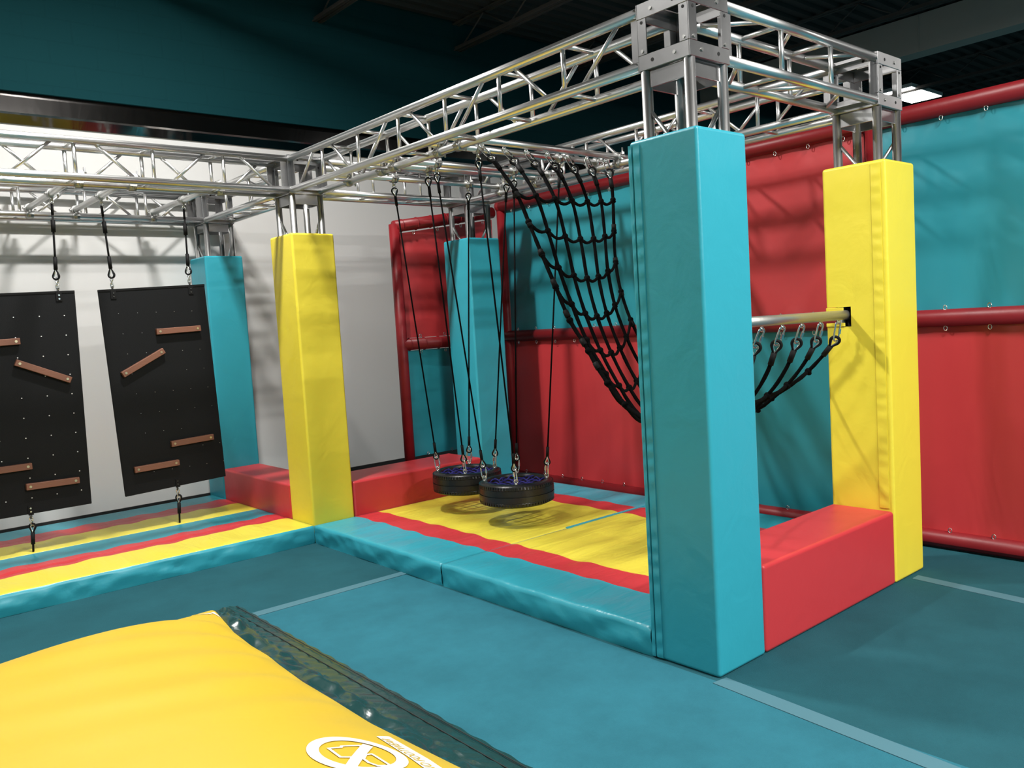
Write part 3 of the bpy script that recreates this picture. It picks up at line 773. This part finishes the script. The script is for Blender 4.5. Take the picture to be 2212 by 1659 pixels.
# ------------------------------------------------------------------ climbing boards on straps
YB = 4.89
BRL = [MY + CY + CH, MY + NY + CY - CH]
board_pipes = {}
for x, lab in ((-1.40, 'aluminium pipe carrying the shackle strap of the partly visible climbing board'), (-1.05, 'aluminium pipe between the trusses carrying the middle strap'),
               (-.41, 'aluminium pipe between the trusses carrying the strap next to the teal wall post'), (-2.02, 'aluminium pipe carrying the outer strap of the partly visible climbing board')):
    board_pipes[x] = cross_tube('y', x, BRL[0] - .09, BRL[1] + .09, lab, BRL)
def climbing_board(label, TL, TR, BR_, BL, top_x, pipes, bot_x, bot_z, ledges, holes, shiny):
    yf = YB - .020; th = .020
    cx = (TL[0] + TR[0] + BR_[0] + BL[0]) / 4
    root = thing('climbing_board', (cx, YB, BL[1]), label, 'climbing board')
    m = MB(); q = [TL, TR, BR_, BL]
    m.add([(x, yf, z) for x, z in q] + [(x, yf + th, z) for x, z in q], [(0, 1, 2, 3), (7, 6, 5, 4), (0, 4, 5, 1), (1, 5, 6, 2), (2, 6, 7, 3), (3, 7, 4, 0)])
    m.build('board', 'board_black', root, bevel=.003, seg=1)
    m = MB()   # top edge channel
    d = Vector((TR[0] - TL[0], 0, TR[1] - TL[1])); m.obox(Vector(((TL[0] + TR[0]) / 2, yf + th / 2, (TL[1] + TR[1]) / 2 + .004)), d * .498, (0, th * .75, 0), (0, 0, .008))
    m.build('edge_channel', 'strap_black', root)
    def uv(u, v): return (lerp(lerp(TL[0], TR[0], u), lerp(BL[0], BR_[0], u), v), lerp(lerp(TL[1], TR[1], u), lerp(BL[1], BR_[1], u), v))
    m = MB()
    for hx, hz in holes:  # discs stand in for through-holes, with the bright wall behind put into their colour
        m.cyl((hx, yf - .0015, hz), (hx, yf + .001, hz), .0045 if shiny else .0026, 8)
    m.build('hole_disc', 'pale_hole' if shiny else 'cast_steel', root)
    for (ax, az), (bx, bz) in ledges:
        d = Vector((bx - ax, 0, bz - az)); n = Vector((-d.z, 0, d.x)).normalized(); c = Vector(((ax + bx) / 2, yf - .018, (az + bz) / 2))
        m = MB(); m.obox(c, d / 2, (0, .018, 0), n * .024); lg = m.build('foot_ledge', 'ledge_brown', root, bevel=.004, seg=2)
        dn = d.normalized()
        for s in (-1, 1):
            p = c + dn * s * (d.length / 2 - .028); m = MB(); m.cyl(p - Vector((0, .0175, 0)), p - Vector((0, .0205, 0)), .0095, 12); m.cyl(p - Vector((0, .0205, 0)), p - Vector((0, .022, 0)), .006, 6)
            m.build('bolt', 'brass', lg)
    def chain(p, d, n):
        for k in range(n):
            m = MB(); w_ = Vector((.8, -.6, 0)) if k % 2 else Vector((.6, .8, 0)); c = Vector(p) + Vector(d) * (.016 + k * .026)
            m.tube(link_pts(c, d, w_, .040, .022, 6), .0038, 6, True); m.build('chain_link', 'steel_bright' if k else 'steel_dark', root)
    for x, px in zip(top_x, pipes):
        zt = lerp(TL[1], TR[1], (x - TL[0]) / (TR[0] - TL[0]))
        m = MB(); m.box((x - .021, yf - .008, zt - .066), (x + .021, yf - .001, zt + .010)); m.box((x - .021, yf + th + .001, zt - .066), (x + .021, yf + th + .008, zt + .010))
        br = m.build('bracket', 'strap_black', root, bevel=.001, seg=1)
        m = MB()
        for dz in (-.020, -.048): m.cyl((x, yf - .008, zt + dz), (x, yf - .013, zt + dz), .007 if shiny else .005, 8)
        m.build('bolt', 'steel_bright' if shiny else 'steel_dark', br)
        chain((x, YB - .01, zt + .0), (0, 0, 1), 4)
        A = hanger((px, YB, ZC), 'y', board_pipes[px])
        tip0 = Vector((x, YB - .01, zt + .185)); d = (A - tip0).normalized(); tip1 = A - d * .05
        st = MB().cyl(tip0, tip1, .0078, 8).build('strap', 'strap_black', root)
        rope_end(tip0, -d, st, .0075, sleeve=.085, L=.085, W=.046); 
        MB().cyl(tip1 - d * .03, A + d * .004, .010, 8).build('sleeve', 'strap_black', st)
        MB().cyl(tip1 - d * .16, tip1 - d * .07, .016, 10).build('sleeve', 'strap_black', st)
    x = bot_x; zb = lerp(BL[1], BR_[1], (x - BL[0]) / (BR_[0] - BL[0]))
    m = MB(); m.box((x - .018, yf - .007, zb - .008), (x + .018, yf - .001, zb + .062)); br = m.build('bracket', 'strap_black', root, bevel=.001, seg=1)
    m = MB()
    for dz in (.018, .044): m.cyl((x, yf - .007, zb + dz), (x, yf - .012, zb + dz), .0065 if shiny else .0045, 8)
    m.build('bolt', 'steel_bright' if shiny else 'steel_dark', br)
    chain((x, YB - .01, zb), (0, 0, -1), 3)
    tip = Vector((x, YB - .01, zb - .155)); B = Vector((x - .008, YB - .01, MH + .004)); d = (B - tip).normalized()
    st = MB().cyl(tip, B, .0078, 8).build('strap', 'strap_black', root)
    rope_end(tip, -d, st, .0075, sleeve=.075, L=.080, W=.044)
h1 = [(-1.005 + .02 * r + .145 * c, 1.905 - .162 * r) for r in range(9) for c in range(5) if (r, c) not in ((1, 3), (1, 4), (3, 1), (3, 2), (7, 0), (7, 1), (7, 2), (6, 3), (6, 4))]
climbing_board('black climbing board hanging closest to the teal wall post, with four brown ledges',
   (-1.14, 2.082), (-.299, 2.115), (-.256, .474), (-1.08, .442), (-1.030, -.420), (-1.05, -.41), -.667, .456,
   [((-.734, 1.745), (-.373, 1.757)), ((-1.023, 1.417), (-.688, 1.590)), ((-.697, .817), (-.343, .831)), ((-1.0, .649), (-.646, .658))], h1, False)
h2 = [(-1.905 + .17 * c + .01 * 0, 1.905 - .150 * r) for r in range(10) for c in range(4) if (r, c) not in ((1, 0), (8, 0), (3, 1))]
climbing_board('black climbing board partly out of the picture, with shiny bolts and a slanting ledge',
   (-2.147, 2.062), (-1.306, 2.082), (-1.331, .436), (-2.17, .436), (-2.03, -1.420), (-2.02, -1.40), -1.752, .46,
   [((-2.075, 1.715), (-1.712, 1.727)), ((-1.756, 1.573), (-1.397, 1.410)), ((-2.08, .795), (-1.717, .796)), ((-1.770, .644), (-1.407, .638))], h2, True)

# ------------------------------------------------------------------ yellow crash mat with green hem
FX0, FX1, FY0, FY1 = -6.2, -1.05, -1.4, 2.80
EDGE = [(-1.40, -1.395), (0.077, -1.388), (0.324, -1.408), (0.611, -1.430), (0.908, -1.428), (1.183, -1.431), (1.448, -1.417), (1.583, -1.405), (1.778, -1.406), (2.037, -1.389), (2.449, -1.324)]
def edge_x(y):
    if y <= EDGE[0][0]: return EDGE[0][1]
    for (y0, x0), (y1, x1) in zip(EDGE, EDGE[1:]):
        if y <= y1: return lerp(x0, x1, (y - y0) / (y1 - y0))
    return EDGE[-1][1]
YF = 2.46     # far rim of the yellow top at the hem
def rim(x): return YF - .45 * max(0.0, min(1.5, -1.43 - x))
def foam_h(x, y):
    d = max(0.0, edge_x(y) - x); e = max(0.0, rim(x) - y)
    z = .12 + .35 * (1 - math.exp(-d / .5)) * (1 - math.exp(-e / .14))
    z += .017 * max(0.0, min(1.0, (y - .40) / .45)) * max(0.0, min(1.0, (2.45 - y) / .3)) * min(1, d / .10) * math.exp(-d / .50) * math.sin(y * 20.0 + 2.0 * math.sin(x * 2.5 + y)) + .004 * min(1, d / .4) * math.sin(x * 3.1 + y * 1.7)
    return z
cm = thing('crash_mat', (-3.6, .7, 0), 'large soft yellow crash mat with a dark green hem and white footwear sign', 'crash mat')
m = MB()
NYC = 120
def fpt(u, v):
    x = 0; w_ = u ** .6
    y = lerp(FY0, YF, v); x = lerp(FX0, edge_x(y), w_); y = lerp(FY0, rim(x), v)
    x = min(x, edge_x(y)); return (x, y, foam_h(x, y))
m.grid(110, NYC, fpt)
def far(u, v):      # far side rolls down to the carpet
    x, y, z0 = fpt(u, 1.0); a = v * PI / 2
    return (x, y + .16 * math.sin(a), max(.004, z0 * math.cos(a)))
m.grid(110, 8, far)
def near(u, v):
    x, y, z0 = fpt(u, 0.0); return (x, y - .06 * v, lerp(z0, .003, v))
m.grid(110, 4, near)
m.build('cover', 'foam_yellow', cm, weld=True)
rh = random.Random(3); hp = [rh.uniform(0, 6) for _ in range(10)]
def hem(u, v):
    y = lerp(FY0 - .05, FY1, v); yy = min(y, YF); ex = edge_x(yy)
    if y > YF: ex = lerp(edge_x(YF), -1.22, (y - YF) / (FY1 - YF))
    z0 = foam_h(ex, yy) if y <= YF else lerp(foam_h(edge_x(YF), YF), .02, ((y - YF) / (FY1 - YF)) ** .8)
    ox = -1.055 - .02 * (y - 2.8) * -.5 + .004 * math.sin(y * 40)
    if u < .62:
        t = u / .62; x = lerp(ex, lerp(ex, ox, .58), t); z = lerp(z0, .012, t ** .8)
        wr = math.sin(t * PI) * (.042 * mnoise.noise(Vector((y * 6.5, t * 2.0 + y * 3, hp[0]))) + .018 * mnoise.noise(Vector((y * 14, t * 3.2 - y * 4, hp[1]))))
        z += wr; x += wr * .6
    else:
        t = (u - .62) / .38; x = lerp(lerp(ex, ox, .58), ox, t); z = .012 * (1 - t) + .004 + .003 * math.sin(y * 60 + 9 * t) * (1 - t)
    return (x, y, max(z, .002))
m = MB(); m.grid(40, 330, hem); m.build('hem', 'dark_green_vinyl', cm)
m = MB()
for off in (.025, .075):
    m.tube([(-1.055 + .01 * (y - 2.8) - off, y, .013) for y in [lerp(FY0, FY1 - .03, k / 80) for k in range(81)]], .0022, 5)
m.build('stitching', 'black_trim', cm)
def decal(name, polys, matn, parent, dz=.003, cell=.02):
    """flat printed shapes laid on the mat surface: polys = list of quads/triangles in (x, y)"""
    bm = bmesh.new()
    for P in polys:
        vs = [bm.verts.new((x, y, 0)) for x, y in P]; bm.faces.new(vs)
    bmesh.ops.remove_doubles(bm, verts=bm.verts, dist=1e-5)
    bmesh.ops.triangulate(bm, faces=bm.faces)
    for _ in range(4):
        es = [e for e in bm.edges if e.calc_length() > cell]
        if not es: break
        bmesh.ops.subdivide_edges(bm, edges=es, cuts=1); bmesh.ops.triangulate(bm, faces=bm.faces)
    off = wl(parent)
    for v in bm.verts: v.co.z = foam_h(v.co.x, v.co.y) + dz; v.co -= off
    for f in bm.faces:
        f.normal_update()
        if f.normal.z < 0: f.normal_flip()
    me = bpy.data.meshes.new(name); bm.to_mesh(me); bm.free(); me.materials.append(MATS[matn])
    o = bpy.data.objects.new(name, me); COL.objects.link(o); o.parent = parent; WL[o.name] = off
    return o
RC = Vector((-1.761, .117, .297)); RO, RI = .164, .124; NSG = 64
def ringp(r, a):      # a true circle on the sloping flank of the mat
    return (RC.x + .948 * r * math.cos(a), RC.y + r * math.sin(a))
decal('printed_ring', [[ringp(RO, 2 * PI * k / NSG), ringp(RO, 2 * PI * (k + 1) / NSG), ringp(RI, 2 * PI * (k + 1) / NSG), ringp(RI, 2 * PI * k / NSG)] for k in range(NSG)], 'print_white', cm)
def stroke(P, w, closed=False):
    out = []; n = len(P)
    for i in range(n if closed else n - 1):
        a, b = Vector(P[i]), Vector(P[(i + 1) % n]); d = (b - a).normalized(); nn = Vector((-d.y, d.x)) * w / 2; e = d * w * .45
        out.append([tuple(a - e + nn), tuple(b + e + nn), tuple(b + e - nn), tuple(a - e - nn)])
    return out
decal('printed_slash', [[(-1.6935, .2023), (-1.6723, .1728), (-1.8500, -.0200), (-1.8780, .0030)]], 'print_white', cm, dz=.0036)
SHOE1 = [(-1.8303, .1762), (-1.7879, .1756), (-1.7788, .186), (-1.7159, .1854), (-1.718, .1636), (-1.7948, .0816), (-1.8332, .0944)]
SHOE2 = [(-1.7714, .0634), (-1.745, .0954), (-1.7201, .0996), (-1.7165, -.004), (-1.7584, .0017), (-1.7723, .0299)]
for q, S_ in enumerate((SHOE1, SHOE2)):
    polys = stroke(S_, .010, True)
    off = wl(cm); mm = MB()
    for P in polys:
        def f2(u, v, P=P):
            a = Vector(P[0]).lerp(Vector(P[1]), u); b_ = Vector(P[3]).lerp(Vector(P[2]), u); p = a.lerp(b_, v); return (p.x, p.y, foam_h(p.x, p.y) + .0032)
        mm.grid(8, 1, f2)
    mm.build('printed_shoe', 'print_white', cm)
decal('printed_banner', [[(-1.5772, .3138), (-1.5021, .3536), (-1.524, .0026), (-1.535, -.35), (-1.615, -.35), (-1.6061, -.0157)]], 'print_white', cm)
# lettering NO FOOTWEAR, read from the hem side
tc = bpy.data.curves.new('lettering', 'FONT'); tc.body = 'NO FOOTWEAR'; tc.size = .034; tc.resolution_u = 3
to = bpy.data.objects.new('lettering', tc); COL.objects.link(to); bpy.context.view_layer.update()
dg = bpy.context.evaluated_depsgraph_get(); tm = bpy.data.meshes.new_from_object(to.evaluated_get(dg))
bpy.data.objects.remove(to, do_unlink=True)
wmax = max(v.co.x for v in tm.vertices); sc_ = .335 / wmax
for v in tm.vertices:
    tx, ty = v.co.x * sc_, v.co.y * sc_
    Y = .292 - (wmax * sc_) + tx; X = -1.538 + .07 * (Y - .29) - ty * 1.25
    v.co = Vector((X, Y, foam_h(X, Y) + .0045)) - wl(cm)
tm.materials.clear(); tm.materials.append(MATS['foam_yellow'])
to = bpy.data.objects.new('lettering', tm); COL.objects.link(to); to.parent = cm
# second white print just showing at the far corner
decal('printed_banner', [[(-1.47, 2.395), (-1.45, 2.345), (-1.40, 2.36), (-1.41, 2.42)], [(-1.395, 2.425), (-1.378, 2.37), (-1.365, 2.385), (-1.375, 2.43)],
                         [(-1.358, 2.44), (-1.352, 2.31), (-1.345, 2.36), (-1.338, 2.44)]], 'print_white', cm)
